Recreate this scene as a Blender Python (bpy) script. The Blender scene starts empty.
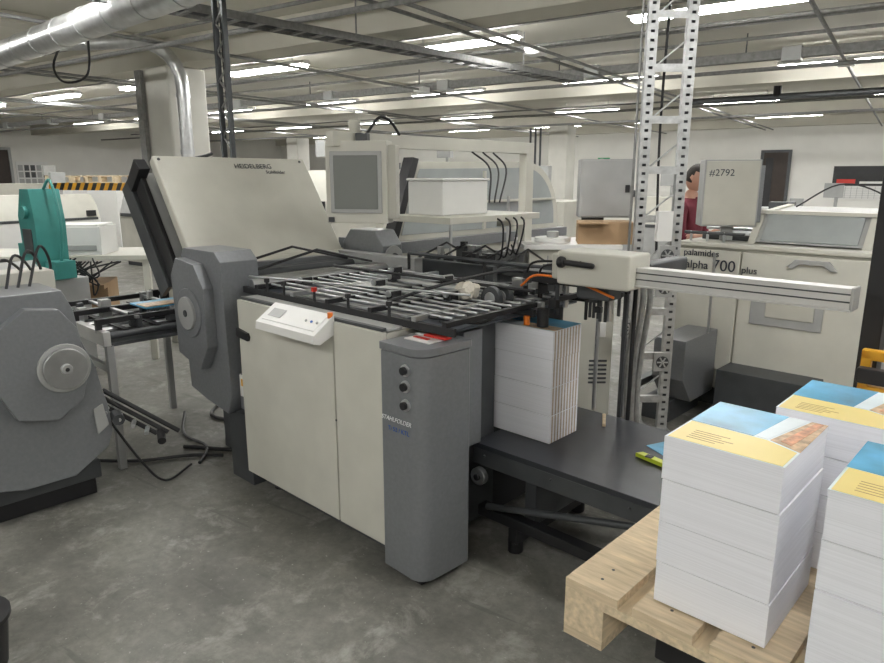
import bpy, bmesh, math, random
from mathutils import Vector, Matrix
random.seed(7)
R=math.radians
scene=bpy.context.scene
try: scene.view_settings.view_transform='Standard'
except Exception: pass
# ---------------------------------------------------------------- materials
def mat(name,col,rough=.5,metal=0.,var=0.,scale=8.,bump=0.,emit=None,es=0.,trans=0.,detail=6.,stretch=None):
    m=bpy.data.materials.new(name);m.use_nodes=True
    nt=m.node_tree;n=nt.nodes;l=nt.links;p=n["Principled BSDF"]
    p.inputs["Base Color"].default_value=(*col,1);p.inputs["Roughness"].default_value=rough;p.inputs["Metallic"].default_value=metal
    if trans: p.inputs["Transmission Weight"].default_value=trans
    if emit: p.inputs["Emission Color"].default_value=(*emit,1);p.inputs["Emission Strength"].default_value=es
    if var or bump:
        tc=n.new("ShaderNodeTexCoord");nz=n.new("ShaderNodeTexNoise");nz.inputs["Scale"].default_value=scale;nz.inputs["Detail"].default_value=detail
        src=tc.outputs["Object"]
        if stretch:
            mp=n.new("ShaderNodeMapping");mp.inputs["Scale"].default_value=stretch;l.new(src,mp.inputs[0]);src=mp.outputs[0]
        l.new(src,nz.inputs["Vector"])
        if var:
            r=n.new("ShaderNodeValToRGB");r.color_ramp.elements[0].position=.3;r.color_ramp.elements[1].position=.7
            r.color_ramp.elements[0].color=(*[max(0,c*(1-var)) for c in col],1);r.color_ramp.elements[1].color=(*[min(1,c*(1+var)) for c in col],1)
            l.new(nz.outputs["Fac"],r.inputs[0]);l.new(r.outputs[0],p.inputs["Base Color"])
        if bump:
            b=n.new("ShaderNodeBump");b.inputs["Strength"].default_value=bump;b.inputs["Distance"].default_value=.01
            l.new(nz.outputs["Fac"],b.inputs["Height"]);l.new(b.outputs[0],p.inputs["Normal"])
    return m
CREAM=mat("cream_paint",(.61,.60,.535),.42,var=.05,scale=5)
CREAM2=mat("cream_paint_aged",(.53,.52,.46),.5,var=.08,scale=4)
WHITE=mat("white_plastic",(.79,.79,.77),.4,var=.02)
GREY=mat("hammered_grey_paint",(.23,.24,.255),.35,.3,var=.06,scale=60,bump=.06)
GREYL=mat("light_grey_paint",(.40,.405,.40),.42,.1,var=.06)
DGREY=mat("dark_grey_paint",(.07,.075,.08),.45,.2,var=.15)
BLACK=mat("black_plastic",(.015,.015,.017),.45,var=.2)
TABLE=mat("black_table_top",(.032,.035,.042),.35,.1,var=.25,scale=6)
STEEL=mat("brushed_steel",(.55,.56,.57),.3,.9,var=.08,scale=20)
GALV=mat("galvanised_steel",(.50,.51,.51),.45,.6,var=.18,scale=25)
TRAY=mat("dull_tray_steel",(.24,.24,.235),.6,.3,var=.18,scale=25)
ALU=mat("aluminium_profile",(.66,.66,.65),.4,.5,var=.05)
DUCT=mat("spiral_duct_steel",(.58,.59,.59),.32,.8,var=.12,scale=15)
NAVY=mat("deck_plate_blue_grey",(.10,.115,.14),.3,.4,var=.2,scale=9)
SCREEN=mat("screen_glass",(.20,.21,.20),.2,var=.06,scale=2)
GLASS=mat("smoked_glass",(.42,.45,.45),.12,.1,var=.05)
WOOD=mat("pallet_wood",(.62,.50,.34),.7,var=.22,scale=9,bump=.25,stretch=(1,8,8))
WOODY=mat("pallet_wood_cross",(.65,.53,.36),.7,var=.2,scale=9,bump=.25,stretch=(8,1,8))
CARD=mat("cardboard",(.42,.28,.16),.8,var=.08)
TEAL=mat("teal_paint",(.05,.26,.24),.4,var=.1)
YEL=mat("yellow_paint",(.75,.38,.02),.4,var=.1)
HIVIS=mat("yellow_plastic",(.6,.7,.05),.4)
RED=mat("red_plastic",(.55,.03,.02),.4)
ORANGE=mat("orange_cable",(.8,.2,.02),.4)
BLUE=mat("blue_ink",(.03,.12,.45),.5)
RUB=mat("grey_hose",(.34,.34,.33),.5,var=.15,scale=30)
INK=mat("label_ink",(.03,.035,.05),.5)
INKW=mat("label_silver",(.85,.86,.88),.4)
FABRIC=mat("white_rag",(.7,.66,.58),.9,var=.1,scale=30,bump=.5)
LAMP=mat("fluorescent_diffuser",(.9,.9,.9),.5,emit=(1.,.99,.96),es=64.)
WALL=mat("white_plaster",(.80,.79,.75),.8,var=.04,scale=1.5)
CEIL=mat("painted_ceiling",(.62,.60,.53),.85,var=.07,scale=.8)
BEAM=mat("painted_beam",(.57,.55,.48),.8,var=.06,scale=1.5)
COLM=mat("painted_column",(.62,.61,.56),.75,var=.06,scale=3,bump=.1)
BROWN=mat("brown_door_dark_opening",(.03,.018,.012),.5,var=.2)
SIGNG=mat("green_sign",(.02,.35,.12),.5)
SKIN=mat("skin",(.50,.28,.20),.5,var=.05)
HAIR=mat("dark_hair",(.02,.014,.01),.6,var=.2,scale=50)
SHIRT=mat("maroon_shirt",(.15,.016,.032),.85,var=.15,scale=10)
TROUS=mat("dark_trousers",(.03,.035,.05),.85,var=.15)

def floor_mat():
    m=bpy.data.materials.new("stained_concrete");m.use_nodes=True;nt=m.node_tree;n=nt.nodes;l=nt.links;p=n["Principled BSDF"]
    tc=n.new("ShaderNodeTexCoord")
    def nz(sc,d,dist=0,rgh=.5):
        a=n.new("ShaderNodeTexNoise");a.inputs["Scale"].default_value=sc;a.inputs["Detail"].default_value=d;a.inputs["Distortion"].default_value=dist;a.inputs["Roughness"].default_value=rgh;l.new(tc.outputs["Object"],a.inputs["Vector"]);return a
    def ramp(src,p0,c0,p1,c1):
        r=n.new("ShaderNodeValToRGB");r.color_ramp.elements[0].position=p0;r.color_ramp.elements[0].color=(*c0,1);r.color_ramp.elements[1].position=p1;r.color_ramp.elements[1].color=(*c1,1);l.new(src,r.inputs[0]);return r
    def mix(f,a,b,t='MIX'):
        x=n.new("ShaderNodeMixRGB");x.blend_type=t
        if isinstance(f,float): x.inputs[0].default_value=f
        else: l.new(f,x.inputs[0])
        l.new(a,x.inputs[1]);l.new(b,x.inputs[2]);return x
    def rgb(c):
        x=n.new("ShaderNodeRGB");x.outputs[0].default_value=(*c,1);return x
    base=ramp(nz(1.5,12,.3,.65).outputs[0],.36,(.135,.132,.118),.62,(.235,.23,.208))
    fine=ramp(nz(20,12,0,.75).outputs[0],.3,(.62,.62,.62),.7,(1.2,1.2,1.18))
    c=mix(.85,base.outputs[0],fine.outputs[0],'MULTIPLY')
    pale=ramp(nz(4.5,14,.3,.72).outputs[0],.53,(0,0,0),.66,(.85,.85,.85))
    c2=mix(pale.outputs[0],c.outputs[0],rgb((.34,.335,.305)).outputs[0])
    dark=ramp(nz(1.1,10,.4,.65).outputs[0],.54,(0,0,0),.66,(.65,.65,.65))
    c3=mix(dark.outputs[0],c2.outputs[0],rgb((.095,.094,.084)).outputs[0])
    sp=ramp(nz(45,3,0,.6).outputs[0],.66,(0,0,0),.72,(.8,.8,.8))
    c4=mix(sp.outputs[0],c3.outputs[0],rgb((.42,.41,.38)).outputs[0])
    # thin scuff lines
    mp=n.new("ShaderNodeMapping");mp.inputs["Scale"].default_value=(.7,9,1);mp.inputs["Rotation"].default_value=(0,0,.6);l.new(tc.outputs["Object"],mp.inputs[0])
    sn=n.new("ShaderNodeTexNoise");sn.inputs["Scale"].default_value=2.2;sn.inputs["Detail"].default_value=8;l.new(mp.outputs[0],sn.inputs["Vector"])
    sc=ramp(sn.outputs[0],.64,(0,0,0),.68,(.55,.55,.55));c5=mix(sc.outputs[0],c4.outputs[0],rgb((.10,.10,.09)).outputs[0])
    l.new(c5.outputs[0],p.inputs["Base Color"])
    rr=ramp(nz(3,6).outputs[0],.3,(.36,.36,.36),.7,(.62,.62,.62));l.new(rr.outputs[0],p.inputs["Roughness"])
    b=n.new("ShaderNodeBump");b.inputs["Strength"].default_value=.08;b.inputs["Distance"].default_value=.01;l.new(nz(40,6).outputs[0],b.inputs["Height"]);l.new(b.outputs[0],p.inputs["Normal"])
    return m
FLOOR=floor_mat()
def paper_mat(name,edge,lo=.92,fx=.6):
    m=bpy.data.materials.new(name);m.use_nodes=True;nt=m.node_tree;n=nt.nodes;l=nt.links;p=n["Principled BSDF"]
    tc=n.new("ShaderNodeTexCoord");mp=n.new("ShaderNodeMapping");mp.inputs["Scale"].default_value=(fx,fx,160)
    nz=n.new("ShaderNodeTexNoise");nz.inputs["Scale"].default_value=2.5;nz.inputs["Detail"].default_value=3
    l.new(tc.outputs["Object"],mp.inputs[0]);l.new(mp.outputs[0],nz.inputs["Vector"])
    r=n.new("ShaderNodeValToRGB");r.color_ramp.elements[0].position=.3;r.color_ramp.elements[0].color=(*[c*lo for c in edge],1);r.color_ramp.elements[1].position=.62;r.color_ramp.elements[1].color=(*edge,1)
    l.new(nz.outputs[0],r.inputs[0]);l.new(r.outputs[0],p.inputs["Base Color"]);p.inputs["Roughness"].default_value=.75
    b=n.new("ShaderNodeBump");b.inputs["Strength"].default_value=.12;b.inputs["Distance"].default_value=.002;l.new(nz.outputs[0],b.inputs["Height"]);l.new(b.outputs[0],p.inputs["Normal"])
    return m
PAPER=paper_mat("paper_edges",(.89,.90,.95))
PRINTED=paper_mat("printed_paper_edges",(.60,.48,.38),.7,8)
SEAM=mat("bundle_seam",(.42,.42,.44),.8)
C_BLUE=mat("cover_blue",(.10,.38,.60),.3,var=.45,scale=7)
C_YEL=mat("cover_yellow",(.80,.65,.24),.35,var=.04)
C_TAN=mat("cover_photo_tan",(.50,.34,.20),.3,var=.5,scale=45,detail=8)
C_ROOF=mat("cover_photo_roofs",(.58,.27,.14),.3,var=.4,scale=60,detail=8)
C_WHITE=mat("cover_white",(.70,.78,.82),.3,var=.1)
# ---------------------------------------------------------------- builder
def frame(x,y,ang,z=0): return Matrix.Translation((x,y,z))@Matrix.Rotation(ang,4,'Z')
MA=math.atan2(-.686,.727); RA=math.atan2(-.565,.826)
M=frame(-.23,2.6,MA); RM=frame(0,0,RA)
def link(o,parent=None,fr=None):
    scene.collection.objects.link(o)
    if parent is not None: o.parent=parent
    if fr is not None: o.matrix_basis=fr
    return o
def empty(name,fr):
    e=bpy.data.objects.new(name,None);e.empty_display_size=.1;return link(e,None,fr)
def smooth_path(pts,n=8):
    P=[Vector(p) for p in pts];P=[P[0]*2-P[1]]+P+[P[-1]*2-P[-2]];o=[]
    for i in range(1,len(P)-2):
        a,b,c,d=P[i-1:i+3]
        for k in range(n):
            t=k/n;o.append(.5*((2*b)+(c-a)*t+(2*a-5*b+4*c-d)*t*t+(3*b-a-3*c+d)*t**3))
    o.append(P[-2]);return o
class Bd:
    def __init__(s,name,fr=None,parent=None,bevel=.003): s.name=name;s.fr=fr;s.p=parent;s.bv=bevel;s.v=[];s.f=[];s.mi=[];s.ms=[]
    def add(s,vs,fs,m):
        if m not in s.ms: s.ms.append(m)
        k=s.ms.index(m);o=len(s.v);s.v+= [Vector(q) for q in vs]
        for q in fs: s.f.append([o+i for i in q]);s.mi.append(k)
    def box(s,x0,x1,y0,y1,z0,z1,m,T=None):
        vs=[Vector((x,y,z)) for z in (z0,z1) for y in (y0,y1) for x in (x0,x1)]
        if T is not None: vs=[T@q for q in vs]
        s.add(vs,[(0,2,3,1),(4,5,7,6),(0,1,5,4),(2,6,7,3),(0,4,6,2),(1,3,7,5)],m)
    def hexa(s,vs,m): s.add(vs,[(0,2,3,1),(4,5,7,6),(0,1,5,4),(2,6,7,3),(0,4,6,2),(1,3,7,5)],m)
    def prism(s,pts,ax,lo,hi,m,T=None):
        n=len(pts)
        def mk(p,h): return {'x':Vector((h,p[0],p[1])),'y':Vector((p[0],h,p[1])),'z':Vector((p[0],p[1],h))}[ax]
        vs=[mk(p,lo) for p in pts]+[mk(p,hi) for p in pts]
        if T is not None: vs=[T@q for q in vs]
        s.add(vs,[tuple(range(n)),tuple(range(2*n-1,n-1,-1))]+[(i,(i+1)%n,n+(i+1)%n,n+i) for i in range(n)],m)
    def tube(s,pts,r,m,seg=12):
        P=[Vector(p) for p in pts];n=len(P);rs=r if isinstance(r,(list,tuple)) else [r]*n
        t0=(P[1]-P[0]).normalized();up=Vector((0,0,1)) if abs(t0.z)<.9 else Vector((1,0,0))
        vs=[]
        for i in range(n):
            t=(P[min(i+1,n-1)]-P[max(i-1,0)]).normalized()
            u=(up-t*up.dot(t)).normalized();up=u;w=t.cross(u)
            for k in range(seg):
                a=2*math.pi*k/seg;vs.append(P[i]+(u*math.cos(a)+w*math.sin(a))*rs[i])
        fs=[tuple(range(seg)),tuple(range((n-1)*seg,n*seg))]
        for i in range(n-1):
            for k in range(seg): fs.append((i*seg+k,i*seg+(k+1)%seg,(i+1)*seg+(k+1)%seg,(i+1)*seg+k))
        s.add(vs,fs,m)
    def cyl(s,a,b,r,m,seg=20): s.tube([a,b],r,m,seg)
    def cable(s,pts,r,m): s.tube(smooth_path(pts,6),r,m,8)
    def done(s):
        me=bpy.data.meshes.new(s.name);me.from_pydata([tuple(q) for q in s.v],[],s.f)
        for m in s.ms: me.materials.append(m)
        for i,p in enumerate(me.polygons): p.material_index=s.mi[i]
        bm=bmesh.new();bm.from_mesh(me);bmesh.ops.recalc_face_normals(bm,faces=bm.faces[:]);bm.to_mesh(me);bm.free()
        for p in me.polygons:p.use_smooth=True
        me.set_sharp_from_angle(angle=R(32))
        o=bpy.data.objects.new(s.name,me);link(o,s.p,s.fr)
        if s.bv:
            b=o.modifiers.new("bevel",'BEVEL');b.width=s.bv;b.segments=2;b.limit_method='ANGLE';b.angle_limit=R(35);b.harden_normals=True
        return o
def label(name,text,size,loc,rot,parent,m,ext=.0006,shear=0):
    cu=bpy.data.curves.new(name,"FONT");cu.body=text;cu.size=size;cu.extrude=ext;cu.shear=shear
    t=bpy.data.objects.new("tmp",cu);scene.collection.objects.link(t);bpy.context.view_layer.update()
    me=bpy.data.meshes.new_from_object(t);bpy.data.objects.remove(t)
    me.materials.clear();me.materials.append(m)
    o=bpy.data.objects.new(name,me);link(o,parent,Matrix.Translation(loc)@(rot if isinstance(rot,Matrix) else Matrix.Rotation(rot,4,'X')));return o
def arc(cx,cy,r,a0,a1,n): return [(cx+r*math.cos(R(a0+(a1-a0)*i/n)),cy+r*math.sin(R(a0+(a1-a0)*i/n))) for i in range(n+1)]

# ---------------------------------------------------------------- room (room frame: x'=-ra, y'=rb)
X0,X1,Y0,Y1,ZC=-24,12,-5,22,3.3
def simple(name,x0,x1,y0,y1,z0,z1,m,bv=0):
    b=Bd(name,RM,bevel=bv);b.box(x0,x1,y0,y1,z0,z1,m);return b.done()
simple("floor",X0,X1,Y0,Y1,-.1,0,FLOOR)
simple("ceiling",X0,X1,Y0,Y1,ZC,ZC+.15,CEIL)
simple("wall_back",X0,X1,Y1,Y1+.2,0,ZC,WALL)
simple("wall_left",X0-.2,X0,Y0,Y1,0,ZC,WALL)
simple("wall_right",X1,X1+.2,Y0,Y1,0,ZC,WALL)
simple("wall_front",X0,X1,Y0-.2,Y0,0,ZC,WALL)
b=Bd("ceiling_beams",RM,bevel=.01)
for y in (-.4,5.5,11.4,17.3): b.box(X0,X1,y-.2,y+.2,2.99,ZC,BEAM)
for x in (-18,-7.9,2.2): b.box(x-.15,x+.15,Y0,Y1,3.19,ZC,BEAM)
b.box(X0,X1,21.7,22,3.05,ZC,BEAM)
b.done()
for x,y in ((-7.9,5.5),(-7.9,17.3),(-18,17.3),(-18,5.5),(2.2,17.3)):
    b=Bd("concrete_column",RM,bevel=.03);w=.28;b.box(x-w,x+w,y-w,y+w,0,2.99,COLM);b.box(x-w-.02,x+w+.02,y-w-.02,y+w+.02,0,.1,GREYL);b.done()
# lamps; last two rows are out of view, added to brighten side faces
rows={6.7:[-19,-16.1,-13.2,-10.3,-7.5,-4.35,1.4,4.4],6.55:[-1.6],10.4:[-18.9,-15.9,-12.9,-9.9,-7.0,-4.0,-.9,2.2,5.3],14.8:[-18.6,-15.5,-12.5,-9.4,-6.2,-3.,0,3,6],18.4:[-17.6,-14.6,-11.6,-8.6,-5.6,-2.6,.4,3.4],2.6:[-12,-8.5,-5.2,-2.2,.8,3.8],-1.5:[-9,-6,-3,0,3,6]}
for y,xs in rows.items():
    for x in xs:
        b=Bd("fluorescent_lamp",RM,bevel=0)
        b.prism([(y-.09,3.10),(y+.09,3.10),(y+.05,3.15),(y-.05,3.15)],'x',x-.76,x+.76,WHITE)
        b.box(x-.72,x+.72,y-.06,y+.06,3.06,3.098,LAMP)
        for dx in (-.5,.5): b.cyl((x+dx,y,3.14),(x+dx,y,ZC),.006,GALV,8)
        b.done()
b=Bd("conduit_pipes",RM,bevel=0)
for y in (6.45,10.15,14.55,18.15,2.3): b.box(X0+.3,X1-.3,y-.03,y+.03,3.15,3.18,TRAY)
for y in (4.6,7.6,7.75,8.6,12.6,12.75): b.cyl((X0+.3,y,3.165),(X1-.3,y,3.165),.02,TRAY,8)
for y,z in ((9.35,2.93),(13.4,2.93),(16.0,2.93),(4.3,2.93)): b.cyl((X0+.3,y,z),(X1-.3,y,z),.025,TRAY,10)
b.cyl((-3.2,12.1,2.88),(X1-.3,12.1,2.88),.05,DGREY,10)
b.cyl((-1.9,12.1,2.88),(-1.9,12.1,3.3),.06,BLACK,10)
for x in (-9.6,-9.3,-6.4,-3.6,-3.4,-.8,.9,3,5,-13,-13.3,-16): b.cyl((x,1,2.965),(x,Y1-.4,2.965),.018,TRAY,8)
for x,y in ((-3.5,6.9),(-.8,9.6),(-6.4,8.8),(-9.45,10.9),(.9,6.9),(3,9.1)): b.box(x-.09,x+.09,y-.09,y+.09,2.93,3.0,WHITE)
for x in (-8.4,-8.55,-8.7): b.cyl((x,17.0,0),(x,17.0,2.95),.03,DGREY,8)
for x in (-8.2,-18.3): b.box(x,x+.12,5.15,5.2,1.4,2.95,TRAY)
b.done()
b=Bd("overhead_busbar",RM,bevel=0)
b.box(-22,10,8.95,9.07,2.98,3.08,TRAY)
x=-21
while x<10: b.cyl((x,9.01,3.05),(x,9.01,ZC),.008,DGREY,6);b.box(x+.4,x+.6,8.92,9.1,2.95,3.1,GREYL);x+=2.4
b.done()
# cable tray
b=Bd("cable_tray",frame(-1.91,5.57,R(-44.2)),bevel=0)
for dx in (0,.22):b.box(dx,dx+.015,-2.,5.1,2.84,2.90,TRAY)
y=-1.95
while y<5.1: b.box(0,.23,y,y+.035,2.84,2.855,TRAY);y+=.2
for k in range(3): b.cyl((.06+k*.05,-2,2.87),(.06+k*.05,5.1,2.87),.014,DGREY,6)
for yy in (-1,1.5,4): b.cyl((.11,yy,2.85),(.11,yy,ZC),.008,TRAY,6)
b.done()
# doors, posters, sign
b=Bd("door_1",RM)
b.box(-3.62,-2.97,21.93,21.99,0,2.35,BROWN);b.box(-3.7,-3.62,21.9,21.99,0,2.42,DGREY);b.box(-2.97,-2.89,21.9,21.99,0,2.42,DGREY);b.box(-3.62,-2.97,21.9,21.99,2.35,2.42,DGREY);b.box(-3.55,-3.35,21.92,21.935,.3,2.2,BLACK);b.done()  # near-black slab and strip paint the darkness inside the open doorway
b=Bd("door_2",RM)
b.box(-23.99,-23.93,9.4,10.4,0,2.5,BROWN);b.box(-23.99,-23.9,9.3,9.4,0,2.58,GREYL);b.box(-23.99,-23.9,10.4,10.48,0,2.58,GREYL);b.box(-23.99,-23.9,9.4,10.4,2.5,2.58,GREYL);b.done()
b=Bd("wall_planner_poster",Matrix(RM)@Matrix.Translation((-5.55,0,-.2)),bevel=0)
b.box(3.75,5.1,21.97,21.99,1.25,2.15,WHITE);b.box(3.75,5.1,21.96,21.975,1.62,2.15,BLACK);b.box(3.85,4.3,21.955,21.965,1.68,1.80,RED);b.box(4.4,5.0,21.955,21.965,1.68,1.74,WHITE)
for i in range(9): b.box(3.8+i*.14,3.81+i*.14,21.96,21.972,1.28,1.60,GREYL)
for i in range(5): b.box(3.77,5.08,21.96,21.972,1.3+i*.06,1.305+i*.06,GREYL)
b.done()
b=Bd("notice_board",RM,bevel=0);b.box(-23.99,-23.97,10.6,11.6,1.35,2.15,WHITE)
for i in range(5):
    for j in range(3): b.box(-23.97,-23.96,10.66+i*.19,10.80+i*.19,1.42+j*.22,1.6+j*.22,DGREY if (i*j)%3 else GREYL)
b.done()
b=Bd("emergency_exit_sign",RM);b.box(-8.7,-8.3,21.93,21.99,2.1,2.28,SIGNG);b.box(-8.62,-8.5,21.925,21.93,2.13,2.25,WHITE);b.done()

# ducts
b=Bd("ventilation_duct",None,bevel=0)
A0=Vector((-7.6,9.95,2.82));A1=Vector((.3,2.86,2.82));b.tube([A0,A1],.115,DUCT,28)
d=(A1-A0).normalized();L=(A1-A0).length;k=0
while k<L: b.tube([A0+d*k,A0+d*(k+.02)],.121,DUCT,28);k+=.5
b.done()
b=Bd("exhaust_pipe",None,bevel=0)
pts=[(-5.2,8.1,2.9),(-4.9,8.0,3.08),(-3.3,7.75,3.08)]+[(-3.3+.45*math.sin(R(t)),7.75,2.63+.45*math.cos(R(t))) for t in (15,30,45,60,75,90)]+[(-2.85,7.75,1.75)]
b.tube(pts,.07,DUCT,18)
for z in (2.5,1.9): b.tube([(-2.85,7.75,z),(-2.85,7.75,z+.05)],.077,STEEL,18)
b.tube([(-3.9,7.84,3.08),(-3.85,7.83,3.08)],.078,STEEL,18)
b.cable([(-4.0,7.6,3.1),(-4.1,7.5,2.8),(-3.95,7.4,2.62),(-3.7,7.4,2.7),(-3.7,7.5,3.1)],.012,BLACK)
b.done()
# hanging slotted cable drop near hood
b=Bd("hanging_cable_drop",frame(-1.62,5.25,RA),bevel=0)
for x in (-.05,.05): b.box(x-.01,x+.01,-.02,.02,1.78,3.3,DGREY)
for i in range(14):
    z=1.85+i*.1;s=1 if i%2 else -1;b.tube([(-.05*s,0,z),(.05*s,0,z+.1)],.008,TRAY,6)
for k in range(2): b.cable([(-.02+k*.03,.03,3.3),(-.025+k*.03,.03,2.5),(-.01+k*.03,.04,1.78)],.009,BLACK)
b.done()

# ---------------------------------------------------------------- main folding machine
fm=empty("folding_machine",M)
b=Bd("base_cabinet",None,fm,.006)
b.box(-1.1,0,.012,1.12,.14,1.04,CREAM2)
b.box(-1.1,-.318,-.018,.01,.11,1.045,CREAM);b.box(-.308,0,-.018,.01,.11,1.045,CREAM)
b.box(-1.09,-.01,-.004,.02,1.046,1.06,DGREY)
b.box(-1.05,-.05,.06,1.05,.03,.14,DGREY)
for x in(-1.0,-.1):
    for y in (.12,1.0): b.cyl((x,y,0),(x,y,.05),.04,BLACK)
b.prism([(-1.1,.855),(-1.0,.845),(-.99,.865),(-1.0,.885),(-1.1,.9)],'y',-.035,-.018,BLACK)
b.cyl((-.31,-.022,.6),(-.31,-.018,.6),.006,DGREY)
b.done()
b=Bd("control_panel",None,fm,.008)
b.prism([(-.01,1.075),(-.12,1.0),(-.125,.965),(-.09,.955),(-.01,.99)],'x',-.76,-.31,WHITE)
sl=math.atan2(.075,.11);T=Matrix.Translation((-.535,-.065,1.0375))@Matrix.Rotation(sl,4,'X')
b.box(-.2,.2,-.045,.045,-.004,.003,WHITE,T);b.box(-.18,-.08,-.02,.03,.003,.005,GREYL,T)
for i in range(3): b.cyl(T@Vector((.1+i*.04,0,.003)),T@Vector((.1+i*.04,0,.009)),.006,[GREYL,BLUE,GREYL][i],12)
b.cyl((-.325,-.02,1.06),(-.325,-.02,1.085),.012,ORANGE,16)
b.done()
b=Bd("control_column",None,fm,.012)
b.prism([(0.015,-.035)]+[(.155,-.04)]+arc(.18,.03,.072,-90,0,6)+[(.26,.22),(.245,.24),(0.015,.24)],'z',.04,.985,GREY)
b.prism([(.012,-.04),(.155,-.045)]+arc(.18,.03,.078,-90,0,6)+[(.265,.225),(.25,.245),(.012,.245)],'z',.99,1.02,GREY)
b.prism([(.03,0),(.2,0),(.22,.2),(.03,.2)],'z',0,.04,BLACK)
for z in (.93,.865,.79):
    b.cyl((.165,-.05,z),(.165,-.035,z),.024,STEEL,20);b.cyl((.165,-.064,z),(.165,-.048,z),.016,BLACK,16)
b.box(.06,.2,.05,.17,1.0205,1.026,WHITE);b.box(.08,.16,.08,.10,1.0265,1.03,RED);b.box(.10,.22,.12,.16,1.0265,1.035,RED);b.box(.04,.1,.13,.19,1.0265,1.03,WHITE)
b.done()
label("column_lettering","STAHLFOLDER",.026,(.022,-.0445,.705),R(90),fm,INKW,.001,.3)
label("column_sublettering","Ti 52 / KTL",.026,(.06,-.0445,.665),R(90),fm,BLUE)
# knife-fold side cover
b=Bd("side_cover",None,fm,.015)
b.prism([(-1.68,.46),(-1.72,1.16),(-1.64,1.27),(-1.30,1.27),(-1.24,1.22),(-1.22,.5),(-1.27,.39),(-1.5,.42)],'y',-.02,.2,GREY)
b.prism([(-1.67,.68),(-1.69,1.12),(-1.62,1.22),(-1.42,1.2),(-1.33,1.08),(-1.33,.76),(-1.43,.62)],'y',-.08,-.02,GREY)
b.cyl((-1.50,-.09,.93),(-1.50,-.075,.93),.135,GREY,32);b.cyl((-1.50,-.105,.93),(-1.50,-.08,.93),.09,GREYL,32);b.cyl((-1.50,-.11,.93),(-1.50,-.10,.93),.02,DGREY,16)
b.box(-1.219,-1.10,.03,.2,.42,.62,GREY);b.box(-1.2,-1.12,.02,.03,.5,.62,WHITE);b.box(-1.18,-1.14,.016,.024,.56,.6,YEL)
b.box(-1.34,-1.12,.02,.3,0,.4,DGREY);b.box(-1.75,-1.5,.2,1.0,0,.45,DGREY)
b.done()
b=Bd("rear_body",None,fm,.006)
b.box(-1.75,-1.1,.22,1.15,.3,1.04,DGREY);b.box(-1.82,-1.7,.15,1.2,.7,1.14,GREY);b.box(-1.82,-1.0,1.15,1.22,.4,1.16,GREYL)
b.done()
# hood
n_=Vector((.83,0,.56));up_=Vector((-.42,0,.62))
def hoodslab(b,x,z,L,y0,y1,t0,t1,m):
    u=up_.normalized();P=Vector((x,0,z));c=[]
    for k in (0,L):
        for yy in (y0,y1):
            for tt in (t0,t1):
                q=P+u*k+n_*tt;c.append((q.x,yy,q.z))
    b.hexa(c,m)
b=Bd("buckle_plate_hood",None,fm,.022)
hoodslab(b,-1.77,1.16,.75,.1,1.2,-.07,0,CREAM)
hoodslab(b,-1.75,1.12,.05,.1,1.2,-.09,.012,CREAM2)
hoodslab(b,-1.85,1.20,.62,.14,1.16,-.10,-.075,GREY)
b.done()
b=Bd("hood_latches",None,fm,.003)
for y in (.14,.2): hoodslab(b,-1.77,1.16,.03,y,y+.02,.0,.03,BLACK)
u=up_.normalized()
for k,y in ((.72,.13),(.72,1.15),(.08,.13)):
    q=Vector((-1.77,0,1.16))+u*k;b.tube([q+Vector((0,y,0)),q+n_*.006+Vector((0,y,0))],.01,DGREY,10)
b.done()
b=Bd("buckle_plates",None,fm,.006)
hoodslab(b,-1.93,1.04,.78,.07,.10,-.09,.03,BLACK);hoodslab(b,-1.93,1.04,.78,1.2,1.23,-.09,.03,BLACK)
for i in range(4): hoodslab(b,-1.93-.028*i,1.13-.02*i,.68,.10,1.2,-.04,-.028,DGREY if i%2 else GREYL)
hoodslab(b,-2.05,.98,.78,.05,.08,-.1,.03,DGREY);hoodslab(b,-2.03,1.0,.72,.08,1.2,-.05,-.02,GREY)
b.prism([(-2.46,1.62),(-2.32,1.76),(-2.25,1.70),(-2.40,1.56)],'y',.04,.11,BLACK)
b.cyl((-1.72,.35,1.17),(-1.72,.42,1.17),.03,BLACK)
b.cable([(-2.2,.5,1.8),(-2.5,.4,1.7),(-2.45,.3,1.3),(-2.2,.2,1.0)],.012,BLACK)
b.done()
xa=Vector((0,1,0));za=n_.normalized();ya=za.cross(xa);
if ya.z<0: ya=-ya
RT=Matrix((( xa.x,ya.x,za.x,0),(xa.y,ya.y,za.y,0),(xa.z,ya.z,za.z,0),(0,0,0,1)))
q=Vector((-1.77,0,1.16))+u*.66+n_*.003
label("hood_lettering","HEIDELBERG",.05,(q.x,.62,q.z),RT,fm,INK)
q=Vector((-1.77,0,1.16))+u*.62+n_*.003
label("hood_sublettering","Stahlfolder",.035,(q.x,.84,q.z),RT,fm,INK)
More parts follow.
